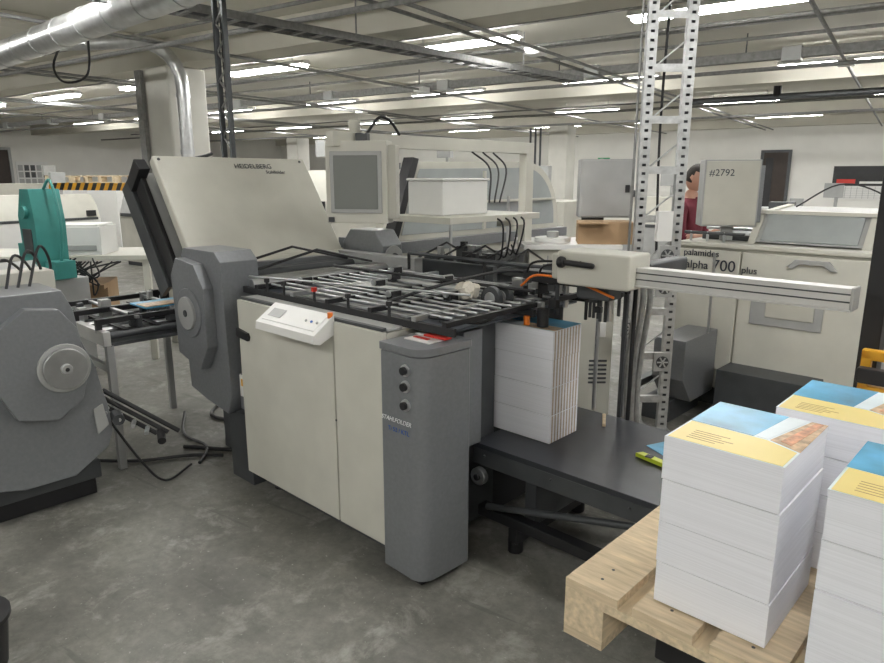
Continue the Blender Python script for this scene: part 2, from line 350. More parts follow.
# roller deck
b=Bd("roller_deck",None,fm,.002)
b.box(-1.72,.2,.14,1.1,1.043,1.052,NAVY)
b.box(-1.1,.0,.02,.1,1.045,1.056,GREYL)
for y in (.1,.62,1.1): b.box(-1.75,.28,y,y+.02,1.052,1.085,BLACK)
for x in (-1.7,-1.42,-1.12,-.8,-.52,-.22,.05,.22): b.box(x,x+.026,.1,1.13,1.083,1.105,BLACK if x not in(-.8,.05) else STEEL)
y=.19
while y<1.08:
    b.cyl((-1.1,y,1.10),(.2,y,1.10),.007,STEEL,8);y+=.075
for x in (-1.62,-1.55,-1.3,-1.22): b.cyl((x,.14,1.09),(x,1.1,1.09),.03,STEEL if x>-1.5 else DGREY,16)
for y in (.22,.36,.78,.95): b.box(-1.05,-.1,y,y+.045,1.056,1.066,GREYL)
for x0,x1,y in ((-.78,-.25,.47),(-.75,-.2,.70),(-.7,-.15,.88)): b.box(x0,x1,y,y+.055,1.106,1.112,ALU)
for x,y in ((-.95,.3),(-.6,.5),(-.3,.33),(-.45,.85),(-.9,.9),(-.7,.7),(-.1,.5)):
    b.box(x-.02,x+.02,y-.03,y+.03,1.1,1.14,BLACK);b.cyl((x,y-.04,1.13),(x,y+.04,1.13),.016,STEEL,12)
for x in (-1.0,-.85,-.6,-.35,-.08): b.cyl((x,.1,1.08),(x,.1,1.14),.007,BLACK,8);b.cyl((x,.1,1.13),(x,.1,1.15),.014,BLACK if x!=-.6 else RED,10)
for x in (-1.6,-1.35): b.tube([(x,.12,1.12),(x+.1,.6,1.24),(x,1.1,1.12)],.008,BLACK,8)
b.cable([(-.2,.2,1.12),(-.1,.5,1.18),(-.05,.9,1.2),(.2,1.0,1.15)],.008,BLACK)
b.cable([(.1,.15,1.1),(.2,.35,1.06),(.22,.5,1.1)],.007,BLACK)
b.done()
b=Bd("guide_bars",None,fm,.002)
b.tube([(-1.2,.12,1.14),(.15,.35,1.17)],.006,STEEL,8);b.tube([(-1.0,1.1,1.2),(.3,1.1,1.2)],.012,DGREY,8);b.tube([(-1.1,.6,1.16),(.25,.66,1.16)],.008,BLACK,8)
for x in(-1.0,-.4,.25): b.cyl((x,1.1,1.1),(x,1.1,1.2),.01,BLACK,8)
b.done()
# feeder
b=Bd("feeder_frame",None,fm,.004)
b.box(.04,.12,.27,.56,.1,1.06,DGREY);b.box(.04,.085,.56,1.15,.06,1.04,BLACK);b.box(.12,.16,.30,.42,.5,1.02,GREY)
b.box(0,.085,1.02,1.16,0,1.16,DGREY)
for y in (.48,1.0): b.box(.12,1.12,y-.03,y+.03,.12,.17,BLACK)
for x in (.3,.95): b.box(x,x+.05,.45,1.03,.05,.12,BLACK)
for x in(.3,.95):
    for y in (.48,1.0): b.cyl((x+.02,y,0),(x+.02,y,.06),.035,BLACK,14)
b.tube([(.2,.42,.2),(.95,.42,.38)],.016,DGREY,8);b.tube([(.2,1.05,.2),(.95,1.05,.38)],.016,DGREY,8)
for x in (.35,.95): b.box(x,x+.06,.5,.98,.15,.43,DGREY)
b.cyl((.19,.36,.36),(.19,.39,.36),.04,STEEL,20);b.cyl((.19,.35,.36),(.19,.40,.36),.016,BLACK,12)
b.done()
b=Bd("feeder_table",None,fm,.004)
b.box(.13,1.19,.40,1.12,.475,.5,TABLE);b.box(.13,1.19,.40,.425,.40,.475,DGREY);b.box(.15,1.17,.43,1.1,.43,.475,DGREY)
for x in (.2,.55,.9): b.cyl((x,.39,.45),(x,.40,.45),.006,DGREY,10)
b.done()
b=Bd("feeder_posts",None,fm,.002)
b.cyl((.50,1.12,.5),(.50,1.12,1.25),.010,BLACK,12);b.box(.44,.46,1.12,1.14,.5,1.25,DGREY);b.cyl((.3,1.14,.5),(.3,1.14,1.25),.010,STEEL,12)
b.done()
b=Bd("suction_head",None,fm,.003)
b.box(.0,.62,1.08,1.16,1.16,1.22,DGREY);b.box(.1,.55,.78,.85,1.18,1.23,BLACK)
for i in range(34):
    x=random.uniform(.02,.55);y=random.uniform(.68,1.1);z=random.uniform(1.08,1.22);w=random.uniform(.01,.03)
    b.box(x-w,x+w,y-w*.7,y+w*.7,z-w,z+w*.8,random.choice([BLACK,BLACK,DGREY,DGREY,STEEL,GREYL]))
for i in range(14):
    x=random.uniform(.05,.55);y=random.uniform(.66,1.05);b.cyl((x,y,1.04),(x,y,1.22),random.uniform(.006,.014),random.choice([BLACK,STEEL,DGREY]),10)
for y in (.60,.68): b.cyl((.05,y,1.11),(.05,y+.03,1.11),.055,DGREY,24);b.cyl((.05,y-.004,1.11),(.05,y+.034,1.11),.03,STEEL,20)
b.cyl((.33,.62,1.02),(.33,.62,1.10),.026,BLACK,16);b.cyl((.26,.6,1.02),(.26,.6,1.06),.014,ORANGE,16)
b.cable([(.15,.7,1.17),(.25,.68,1.23),(.45,.68,1.22),(.62,.7,1.17)],.006,ORANGE)
for k in range(5): b.cable([(.1+k*.07,.8,1.2),(.2+k*.06,.75,1.28-k*.01),(.4+k*.03,.9,1.26),(.6,1.1,1.2)],.006,BLACK)
b.done()
b=Bd("feeder_drive_box",None,fm,.012)
b.box(.39,.72,.62,.80,1.215,1.355,CREAM);b.box(.35,.41,.64,.78,1.23,1.34,CREAM2)
b.cyl((.43,.60,1.31),(.58,.60,1.305),.012,BLACK,12);b.cyl((.41,.60,1.31),(.44,.60,1.31),.024,BLACK,14);b.box(.5,.52,.6,.62,1.30,1.32,BLACK)
b.box(.44,.6,.7,.8,1.15,1.215,DGREY);b.box(.66,.72,.8,1.16,1.25,1.31,DGREY);b.box(.44,.72,1.10,1.15,1.22,1.28,DGREY)
b.done()
b=Bd("aluminium_cross_beam",None,fm,.003)
b.box(.72,1.46,.68,.75,1.235,1.305,ALU)
for z in (1.258,1.283): b.box(.72,1.46,.677,.681,z,z+.005,DGREY)
b.box(.72,1.465,.67,.76,1.23,1.237,ALU);b.box(1.46,1.47,.675,.755,1.232,1.308,GREYL)
b.done()
b=Bd("cleaning_rag",None,fm,0)
for i in range(9): b.tube([(-.08+random.uniform(-.04,.04),.58+random.uniform(-.04,.04),1.11),(-.06+random.uniform(-.04,.04),.58+random.uniform(-.04,.04),1.16)],[.025,.028],FABRIC,8)
b.done()
# monitor gantry
b=Bd("monitor_gantry",None,fm,.006)
b.box(-.81,-.75,.36,2.02,1.80,1.87,CREAM);b.box(-.81,-.75,1.94,2.02,0,1.80,CREAM);b.box(-.9,-.66,1.86,2.1,0,.03,GREY)
b.cyl((-.78,.52,1.87),(-.78,.52,1.93),.03,CREAM2);b.cable([(-.78,.6,1.87),(-.75,.66,1.95),(-.73,.72,1.93),(-.75,.8,1.87)],.008,BLACK)
for k in range(3):b.cable([(-.76,1.4+k*.1,1.80),(-.7,1.5+k*.08,1.7),(-.66,1.45+k*.05,1.5)],.006,BLACK)
b.done()
b=Bd("monitor",Matrix.Translation((-.71,.50,1.625))@Matrix.Rotation(-MA-R(10),4,'Z'),fm,.014)
b.box(-.17,.145,-.06,.06,-.2,.2,CREAM);b.prism([(.145,-.04),(.18,-.02),(.18,.06),(.145,.06)],'z',-.18,.18,CREAM2)
b.box(-.145,.12,-.068,-.058,-.15,.15,GREYL);b.box(-.125,.10,-.072,-.065,-.13,.13,SCREEN)
b.box(-.03,.03,0,.06,.2,.24,DGREY);b.box(-.16,-.13,-.07,-.05,-.195,-.17,DGREY)
b.done()
b=Bd("accessory_shelf",None,fm,.004)
b.box(-1.02,-.52,.95,1.78,1.40,1.435,CREAM);b.box(-.80,-.76,1.7,1.94,1.34,1.4,CREAM)
for k in range(4): b.cable([(-.56,1.35+k*.08,1.43),(-.49,1.37+k*.07,1.38),(-.52,1.40+k*.05,1.2),(-.6,1.45+k*.05,1.15+.03*k)],.006,BLACK)
b.done()
b=Bd("printer_box",None,fm,.01)
b.box(-.96,-.68,1.06,1.46,1.436,1.63,WHITE);b.box(-.97,-.67,1.05,1.47,1.63,1.645,WHITE)
b.done()
# rear cross-fold unit with hub and clear hood
b=Bd("rear_side_cover",None,fm,.015)
b.prism([(-1.85,.75),(-1.85,1.2),(-1.76,1.3),(-1.5,1.3),(-1.42,1.2),(-1.42,.8)],'y',1.26,1.44,GREY)
b.cyl((-1.42,1.35,1.12),(-1.40,1.35,1.12),.08,GREYL,28);b.cyl((-1.41,1.35,1.12),(-1.385,1.35,1.12),.03,DGREY,16)
b.box(-1.8,-1.5,1.26,1.44,0,.75,DGREY)
b.done()
b=Bd("rear_fold_unit",None,fm,.01)
b.box(-2.2,-1.55,1.5,3.62,.1,1.12,CREAM);b.box(-2.2,-1.53,1.5,3.66,1.12,1.2,GREY);b.box(-1.549,-1.54,1.6,3.4,.85,1.05,GREY)
prof=[(1.50,1.2),(1.60,1.5),(1.74,1.76)]+[(3.1,1.78)]+arc(3.1,1.28,.5,80,0,8)+[(3.6,1.2)]
b.prism(prof,'x',-1.72,-1.68,CREAM);b.prism(prof,'x',-1.64,-1.60,CREAM2)
inn=[(1.60,1.24),(1.68,1.5),(1.79,1.71)]+[(3.08,1.73)]+arc(3.08,1.28,.45,80,0,8)+[(3.53,1.24)]
b.prism(inn,'x',-1.60,-1.595,GLASS)
b.prism([(p[0],p[1]-.01) for p in prof],'x',-1.68,-1.64,GREYL)
b.prism([(1.44,1.12),(1.50,1.12),(1.75,1.78),(1.69,1.79)],'x',-1.66,-1.56,BLACK)
b.box(-1.594,-1.57,1.72,3.5,1.45,1.47,CREAM2);b.box(-1.594,-1.575,2.5,2.53,1.24,1.7,CREAM2)
for y in (2.0,2.7): b.box(-1.5,-1.48,y,y+.02,.9,1.5,GREYL)
b.done()
b=Bd("rear_delivery_rack",None,fm,.003)
for i in range(6): b.cyl((-1.25+i*.12,1.35,1.08),(-1.25+i*.12,1.85,1.08),.018,DGREY,10)
b.box(-1.3,-.5,1.3,1.34,.95,1.14,DGREY);b.box(-1.3,-.5,1.86,1.9,.95,1.16,GREYL);b.box(-1.28,-.55,1.35,1.85,.5,1.0,DGREY);b.box(-1.25,-1.2,1.3,1.9,0,.95,DGREY);b.box(-.6,-.55,1.3,1.84,0,.95,DGREY)
for i in range(5): b.tube([(-1.2+i*.17,1.34,1.12),(-1.15+i*.17,1.6,1.22),(-1.2+i*.17,1.86,1.12)],.008,BLACK,6)
for i in range(18):
    x=random.uniform(-1.25,-.6);y=random.uniform(1.35,1.85);w=random.uniform(.015,.035);b.box(x-w,x+w,y-w,y+w,1.08,1.14+random.uniform(0,.08),random.choice([BLACK,DGREY,GREYL,STEEL]))
b.done()

# ---------------------------------------------------------------- cross-fold unit lower left
cu=empty("cross_fold_unit",M)
b=Bd("unit_cover",None,cu,.02)
out=[(-1.25,.25),(-1.25,1.12),(-.68,1.12),(-.64,1.02),(-.62,.86),(-.57,.72),(-.55,.60),(-.53,.5),(-.52,.36),(-.55,.28),(-.72,.17),(-.95,.17)]
b.prism(out,'x',-2.0,-1.56,GREY)
b.prism([(-.97,.98),(-.86,1.06),(-.72,1.04),(-.65,.94),(-.62,.72),(-.66,.58),(-.78,.5),(-.95,.54),(-1.02,.7)],'x',-1.56,-1.50,GREY)
b.prism(arc(-.73,.755,.12,0,360,28)[:-1],'x',-1.50,-1.485,GREYL)
b.prism(arc(-.73,.755,.10,0,360,28)[:-1],'x',-1.485,-1.465,STEEL)
b.cyl((-1.47,-.73,.755),(-1.45,-.73,.755),.026,GREYL,20);b.cyl((-1.455,-.73,.755),(-1.445,-.73,.755),.010,BLACK,12)
b.prism([(-.60,.36),(-.54,.4),(-.56,.52),(-.61,.5)],'x',-1.555,-1.545,GREYL)
b.box(-2.1,-1.9,-1.2,-.6,.4,1.18,CREAM2)
b.done()
b=Bd("unit_base",None,cu,.006);b.box(-2.0,-1.66,-1.1,-.60,0,.18,BLACK);b.box(-2.05,-1.62,-1.2,-.58,.1,.2,DGREY);b.done()
b=Bd("delivery_arm",None,cu,.002)
for dy in (0,.05,.10): b.tube([(-1.75+dy,-.62+dy,.56),(-1.5+dy*.5,-.32+dy,.30)],.013,BLACK,8)
b.tube([(-1.62,-.48,.42),(-1.52,-.5,.42)],.03,DGREY,10);b.tube([(-1.5,-.3,.31),(-1.4,-.34,.29)],.022,BLACK,10);b.tube([(-1.7,-.55,.5),(-1.6,-.6,.5)],.028,DGREY,10)
for i in range(5): b.cyl((-1.68+i*.04,-.56+i*.05,.5-i*.04),(-1.60+i*.04,-.60+i*.05,.5-i*.04),.012,STEEL,8)
b.cable([(-1.7,-.5,.4),(-1.55,-.4,.15),(-1.5,-.3,.02),(-1.6,-.1,.02)],.007,BLACK)
b.done()
b=Bd("unit_cables",None,cu,0)
for k in range(4): b.cable([(-1.8,-.9+k*.05,1.12),(-1.85,-.85+k*.06,1.25+k*.02),(-1.95,-.75+k*.05,1.2),(-2.1,-.6,1.0)],.007,BLACK)
b.done()
# delivery conveyor
b=Bd("roller_conveyor",M,bevel=.002)
b.box(-2.75,-1.84,-.42,-.38,.74,.82,ALU);b.box(-2.75,-1.84,.28,.32,.74,.82,GREYL);b.box(-2.72,-1.86,-.38,.28,.73,.75,DGREY)
for i in range(12): b.cyl((-2.7+i*.075,-.38,.79),(-2.7+i*.075,.28,.79),.02,[STEEL,BLACK,DGREY][i%3],12)
for y in (-.3,-.12,.06,.2): b.box(-2.72,-1.86,y,y+.035,.812,.82,BLACK)
for y in (-.2,.13): b.box(-2.7,-1.9,y-.012,y+.012,.86,.875,STEEL)
for x in (-2.65,-2.3,-1.95): b.box(x,x+.03,-.4,.3,.85,.88,BLACK);b.box(x,x+.03,-.42,-.39,.8,.88,BLACK);b.box(x,x+.03,.29,.32,.8,.88,BLACK)
b.box(-2.25,-2.02,-.1,.18,.882,.892,C_BLUE);b.box(-2.15,-2.02,-.1,.18,.893,.898,C_TAN)
for i in range(20):
    x=random.uniform(-2.7,-1.9);y=random.uniform(-.38,.25);w=random.uniform(.012,.03);b.box(x-w,x+w,y-w,y+w,.81,.86+random.uniform(0,.06),random.choice([BLACK,DGREY,GREYL,STEEL]))
for x in(-2.7,-1.9):
    for y in (-.4,.28): b.box(x,x+.04,y,y+.04,0,.74,GREYL)
b.box(-2.7,-1.87,-.4,-.37,.58,.62,GREYL)
b.done()
b=Bd("floor_cables",M,bevel=0)
b.cable([(-1.9,.0,.012),(-1.6,.25,.012),(-1.9,.5,.012),(-2.3,.4,.012),(-2.6,.7,.012)],.012,BLACK)
b.cable([(-1.6,-.05,.012),(-1.8,.1,.012),(-2.1,.1,.012),(-2.5,.3,.012)],.01,BLACK)
b.cable([(-2.2,-.55,.012),(-1.9,-.3,.012),(-1.75,-.05,.012),(-1.6,.1,.012)],.01,BLACK)
b.done()

# ---------------------------------------------------------------- stacks
def stack(name,x0,x1,y0,y1,z0,n,h,along='y'):
    b=Bd(name,M,bevel=.0012);z=z0
    for i in range(n):
        dx,dy=random.uniform(-.003,.003),random.uniform(-.003,.003)
        b.box(x0+dx+.002,x1+dx-.002,y0+dy+.002,y1+dy-.002,z,z+.0015,SEAM)
        b.box(x0+dx,x1+dx,y0+dy,y1+dy,z+.0015,z+h-.0005,PAPER)
        if along=='x':
            for k in range(9): b.box(x1+dx,x1+dx+.0008,y0+dy+.012+k*.023,y0+dy+.022+k*.023,z+.002,z+h-.001,PRINTED)
        z+=h
    zt=z;W=x1-x0;D=y1-y0
    def q(P,m,k=1): b.prism([(x0+W*a,y0+D*c) for a,c in P],'z',zt+(k-1)*.0008,zt+k*.0008,m)
    q([(0,0),(1,0),(1,1),(0,1)],C_WHITE)
    if along=='y':
        q([(.02,.01),(.98,.01),(.98,.30),(.7,.40),(.02,.42)],C_YEL,2)
        q([(.0,.43),(.58,.42),(.66,1),(0,1)],C_BLUE,2)
        q([(.72,.42),(1,.32),(1,1),(.86,1)],C_TAN,2);q([(.60,.43),(.70,.42),(.84,1),(.70,1)],C_WHITE,2)
        q([(.80,.44),(.90,.40),(.97,.98),(.90,.98)],C_ROOF,3)
        for k in range(5): b.box(x0+W*.15,x0+W*(.4+.06*(k%3)),y0+D*(.08+.04*k),y0+D*(.088+.04*k),zt+.0017,zt+.0021,CARD)
    else:
        q([(0,.4),(1,.4),(1,1),(0,1)],C_BLUE,2);q([(.45,.05),(1,.05),(1,.38),(.45,.38)],C_TAN,2)
    return b.done()
stack("printed_sheet_stack",.08,.40,.60,.82,.501,4,.1275,'x')
stack("printed_book_stack",1.40,1.63,-.48,-.19,.752,4,.095)
stack("printed_book_stack",1.50,1.73,-.11,.18,.752,4,.093)
stack("printed_book_stack",1.71,1.94,-.52,-.23,.752,4,.095)
stack("printed_book_stack",1.76,1.98,-.11,.18,.752,4,.093)
# pallet
b=Bd("wooden_pallet",M,bevel=.003)
px0,px1,py0,py1,zt=1.215,2.015,-.535,.665,.75
w=(.8-4*.035)/5
for i in range(5):
    x=px0+i*(w+.035);b.box(x,x+w,py0,py1,zt-.022,zt,WOOD)
    for y in (py0+.05,py0+.1,py0+.6): b.cyl((x+w/2,y,zt),(x+w/2,y,zt+.0006),.004,DGREY,8)
for y in (py0,py0+.5275,py1-.145): b.box(px0,px1,y,y+.145,zt-.044,zt-.0225,WOODY)
for x in (px0,px0+.35,px1-.1):
    for y in (py0,py0+.5275,py1-.145): b.box(x,x+.1,y,y+.145,zt-.122,zt-.0445,WOODY)
    b.box(x,x+.1,py0,py1,zt-.144,zt-.1225,WOOD)
b.done()
# stacker carrying the pallet
b=Bd("pallet_stacker",M,bevel=.005)
for x in (1.38,1.72): b.box(x,x+.12,-.4,.82,.545,.604,BLACK);b.box(x,x+.12,-.3,.85,.03,.10,BLACK);b.cyl((x+.01,-.25,.04),(x+.11,-.25,.04),.04,DGREY,16)
b.box(1.36,1.9,.80,.86,.1,.62,BLACK)
b.box(1.47,1.53,.84,.93,.03,1.66,BLACK);b.box(1.78,1.84,.84,.93,.03,1.66,BLACK);b.box(1.47,1.84,.86,.92,1.6,1.66,BLACK)
b.box(1.36,1.95,.93,1.25,.05,.75,YEL);b.cyl((1.45,1.1,.05),(1.45,1.1,.0),.05,DGREY,14);b.cyl((1.85,1.1,.05),(1.85,1.1,.0),.05,DGREY,14)
for x in (1.50,1.92): b.box(x,x+.03,.74,.77,.6,1.10,YEL)
for z in (.95,1.07): b.box(1.50,1.95,.74,.77,z,z+.035,YEL)
b.box(1.50,1.62,.70,.74,1.0,1.05,BLACK)
b.done()
b=Bd("box_cutter",M,bevel=.003);b.prism([(.74,.74),(.88,.71),(.89,.74),(.76,.77)],'z',.5015,.52,HIVIS);b.box(.79,.82,.72,.75,.52,.525,BLACK);b.done()
b=Bd("cover_proof_sheet",M,bevel=0);b.prism([(.72,.88),(.82,.83),(.87,.92),(.76,.98)],'z',.5005,.503,C_BLUE);b.done()
b=Bd("wooden_batten",M,bevel=.002);b.prism([(.46,.95),(.475,.955),(.40,1.09),(.385,1.08)],'z',.5015,.515,WOOD);b.done()

# ---------------------------------------------------------------- slotted ladder frame
b=Bd("slotted_upright_frame",frame(-.055,0,0),bevel=0)
def upright(x,y,w=.06,d=.045):
    b.box(x-w/2,x-w/2+.004,y-d/2,y+d/2,0,3.3,GALV);b.box(x+w/2-.004,x+w/2,y-d/2,y+d/2,0,3.3,GALV)
    b.box(x-w/2+.004,x-w/2+.018,y-d/2,y-d/2+.003,0,3.3,GALV);b.box(x+w/2-.018,x+w/2-.004,y-d/2,y-d/2+.003,0,3.3,GALV);b.box(x-w/2+.004,x+w/2-.004,y+d/2-.004,y+d/2,0,3.3,DGREY)
    z=.03
    while z<3.25: b.box(x-w/2+.018,x+w/2-.018,y-d/2,y-d/2+.003,z,z+.034,GALV);z+=.05
upright(1.27,4.16);upright(1.5,4.16)
z=.25
while z<3.2:
    b.box(1.30,1.47,4.145,4.175,z,z+.012,GALV);b.box(1.30,1.47,4.138,4.144,z-.03,z+.014,GALV);b.tube([(1.3,4.18,z),(1.47,4.18,z+.14)],.006,GALV,6);z+=.29
b.box(1.2,1.57,4.08,4.24,0,.008,GALV)
for i,(x,z) in enumerate(((1.44,1.18),(1.24,.72),(1.46,.5),(1.44,.98))):
    b.box(x-.05,x+.05,4.11,4.135,z-.06,z+.06,GREYL);b.tube([(x,4.105,z),(x,4.112,z)],.04,DGREY,16)
    for a in range(6): b.tube([(x,4.103,z),(x+.035*math.cos(a*1.047),4.103,z+.035*math.sin(a*1.047))],.005,GALV,6)
b.box(1.36,1.45,4.08,4.13,1.27,1.45,WHITE)
b.cyl((1.225,4.2,.0),(1.225,4.2,3.3),.008,TRAY,10);b.cable([(1.39,4.2,3.2),(1.37,4.2,2.0),(1.40,4.2,1.2)],.008,BLACK)
b.done()
b=Bd("vacuum_hoses",None,bevel=0)
for k in range(3): b.cable([(1.03+k*.03,3.60,1.2),(1.09+k*.04,3.7,1.0),(1.10+k*.035,3.8,.6),(1.14+k*.03,3.9,.2),(1.2+k*.03,3.98,.03)],.017,RUB)
b.done()
# pump cabinet with box on top
b=Bd("pump_cabinet",None,bevel=.012)
b.box(.56,1.13,4.3,4.8,.05,1.20,CREAM);b.box(.52,1.15,4.26,4.84,1.20,1.23,WHITE);b.box(.6,1.1,4.35,4.75,0,.05,DGREY)
for i in range(6): b.box(.98,1.1,4.293,4.3,.3+i*.03,.315+i*.03,DGREY)
b.box(1.02,1.08,4.29,4.3,.62,.72,WHITE);b.cyl((.74,4.5,1.23),(.74,4.5,1.26),.12,WHITE,24);b.cyl((.74,4.5,1.26),(.74,4.5,1.30),.04,GREYL,16)
b.done()
b=Bd("cardboard_box",frame(1.07,4.42,R(-8),1.231),bevel=.002);b.box(-.18,.17,-.12,.12,0,.14,CARD);b.box(-.18,.17,-.01,.01,.14,.141,WOOD);b.box(-.19,.0,-.2,-.12,.132,.14,CARD);b.done()
b=Bd("electrical_box",frame(1.13,4.74,R(-6)),bevel=.008)
b.box(-.18,.18,-.1,.1,1.38,1.77,GREYL);b.box(-.17,.17,-.108,-.1,1.39,1.76,GREYL);b.box(-.15,.0,-.03,.03,1.2305,1.38,DGREY);b.box(.12,.15,-.12,-.108,1.55,1.6,BLACK);b.done()

# ---------------------------------------------------------------- right stacking machine
pm=empty("bundling_machine",M@Matrix.Translation((0,0,.05)))
b=Bd("machine_body",None,pm,.012)
b.box(-.15,1.1,3.03,4.6,.1,1.12,CREAM2)
b.box(-.14,.30,3.0,3.03,.25,1.1,CREAM);b.box(.31,1.09,3.0,3.03,.25,1.1,CREAM);b.box(.40,.85,2.985,3.0,.62,.86,GREYL)
b.box(.5,.8,2.975,2.986,.68,.80,CREAM2);b.box(-.1,1.05,3.1,4.5,-.05,.1,DGREY)
b.box(1.1,1.13,3.15,4.4,.3,1.08,GREYL);b.box(-.16,1.12,3.0,4.6,1.12,1.15,CREAM)
b.cyl((.36,2.98,.9),(.36,3.0,.9),.012,RED)
b.prism([(.6,1.02),(.64,1.02),(.68,1.05),(.82,1.05),(.86,1.02),(.9,1.02),(.85,1.08),(.65,1.08)],'y',2.975,3.0,GREYL)
b.done()
b=Bd("machine_hood",None,pm,.01)
b.prism([(3.15,1.15),(3.32,1.36),(3.95,1.40),(4.0,1.15)],'x',.28,.33,CREAM);b.prism([(3.15,1.15),(3.32,1.36),(3.95,1.40),(4.0,1.15)],'x',.98,1.03,CREAM)
b.prism([(3.17,1.16),(3.33,1.35),(3.93,1.385),(3.98,1.16)],'x',.33,.98,GREYL)
b.hexa([(.36,3.17,1.18),(.36,3.19,1.16),(.95,3.17,1.18),(.95,3.19,1.16),(.36,3.30,1.35),(.36,3.32,1.33),(.95,3.30,1.35),(.95,3.32,1.33)],GLASS)
b.box(.28,1.03,3.29,3.33,1.35,1.375,CREAM)
for k in range(3): b.cyl((-.1+k*.12,3.1,1.15),(-.1+k*.12,3.1,1.22),.01,STEEL,8)
b.cyl((-.15,3.1,1.21),(.28,3.1,1.21),.012,DGREY,8);b.cyl((-.15,3.5,1.22),(.28,3.5,1.22),.012,STEEL,8);b.box(-.1,.25,3.3,4.2,1.15,1.19,DGREY)
b.cable([(.5,3.4,1.4),(.7,3.6,1.55),(.9,3.8,1.5),(1.1,4.1,1.3)],.006,BLACK)
b.done()
label("machine_lettering_small","palamides",.065,(-.10,2.994,1.055),R(90),pm,INK,.002)
label("machine_lettering","alpha",.08,(-.08,2.994,.965),R(90),pm,INK,.002)
label("machine_lettering_number","700",.11,(.11,2.994,.96),R(90),pm,INK,.002)
label("machine_lettering_suffix","plus",.065,(.315,2.994,.96),R(90),pm,INK,.002)
b=Bd("machine_support_leg",None,pm,.01)
b.prism([(2.45,.55),(2.45,.28),(2.6,.1),(2.98,.1),(2.98,.55)],'x',-.02,.2,GREY);b.box(-.1,.1,2.5,3.0,-.05,.1,DGREY);b.box(-.2,-.14,2.5,3.0,.15,.2,DGREY)
b.box(.3,.9,2.75,3.0,-.05,.32,DGREY);b.cyl((.2,2.8,.55),(.2,2.8,1.1),.01,STEEL,8)
b.done()
cb=empty("operator_terminal",frame(2.06,4.88,R(-12)))
b=Bd("terminal_box",None,cb,.01);b.box(-.2,.17,-.11,.11,1.31,1.77,GREYL);b.box(-.19,.16,-.118,-.11,1.32,1.76,CREAM2);b.box(-.04,.04,-.03,.03,1.205,1.31,GREYL);b.box(.17,.2,-.09,.09,1.34,1.73,GREY);b.done()
label("terminal_number","#2792",.065,(-.17,-.12,1.66),R(90),cb,INK,.001)

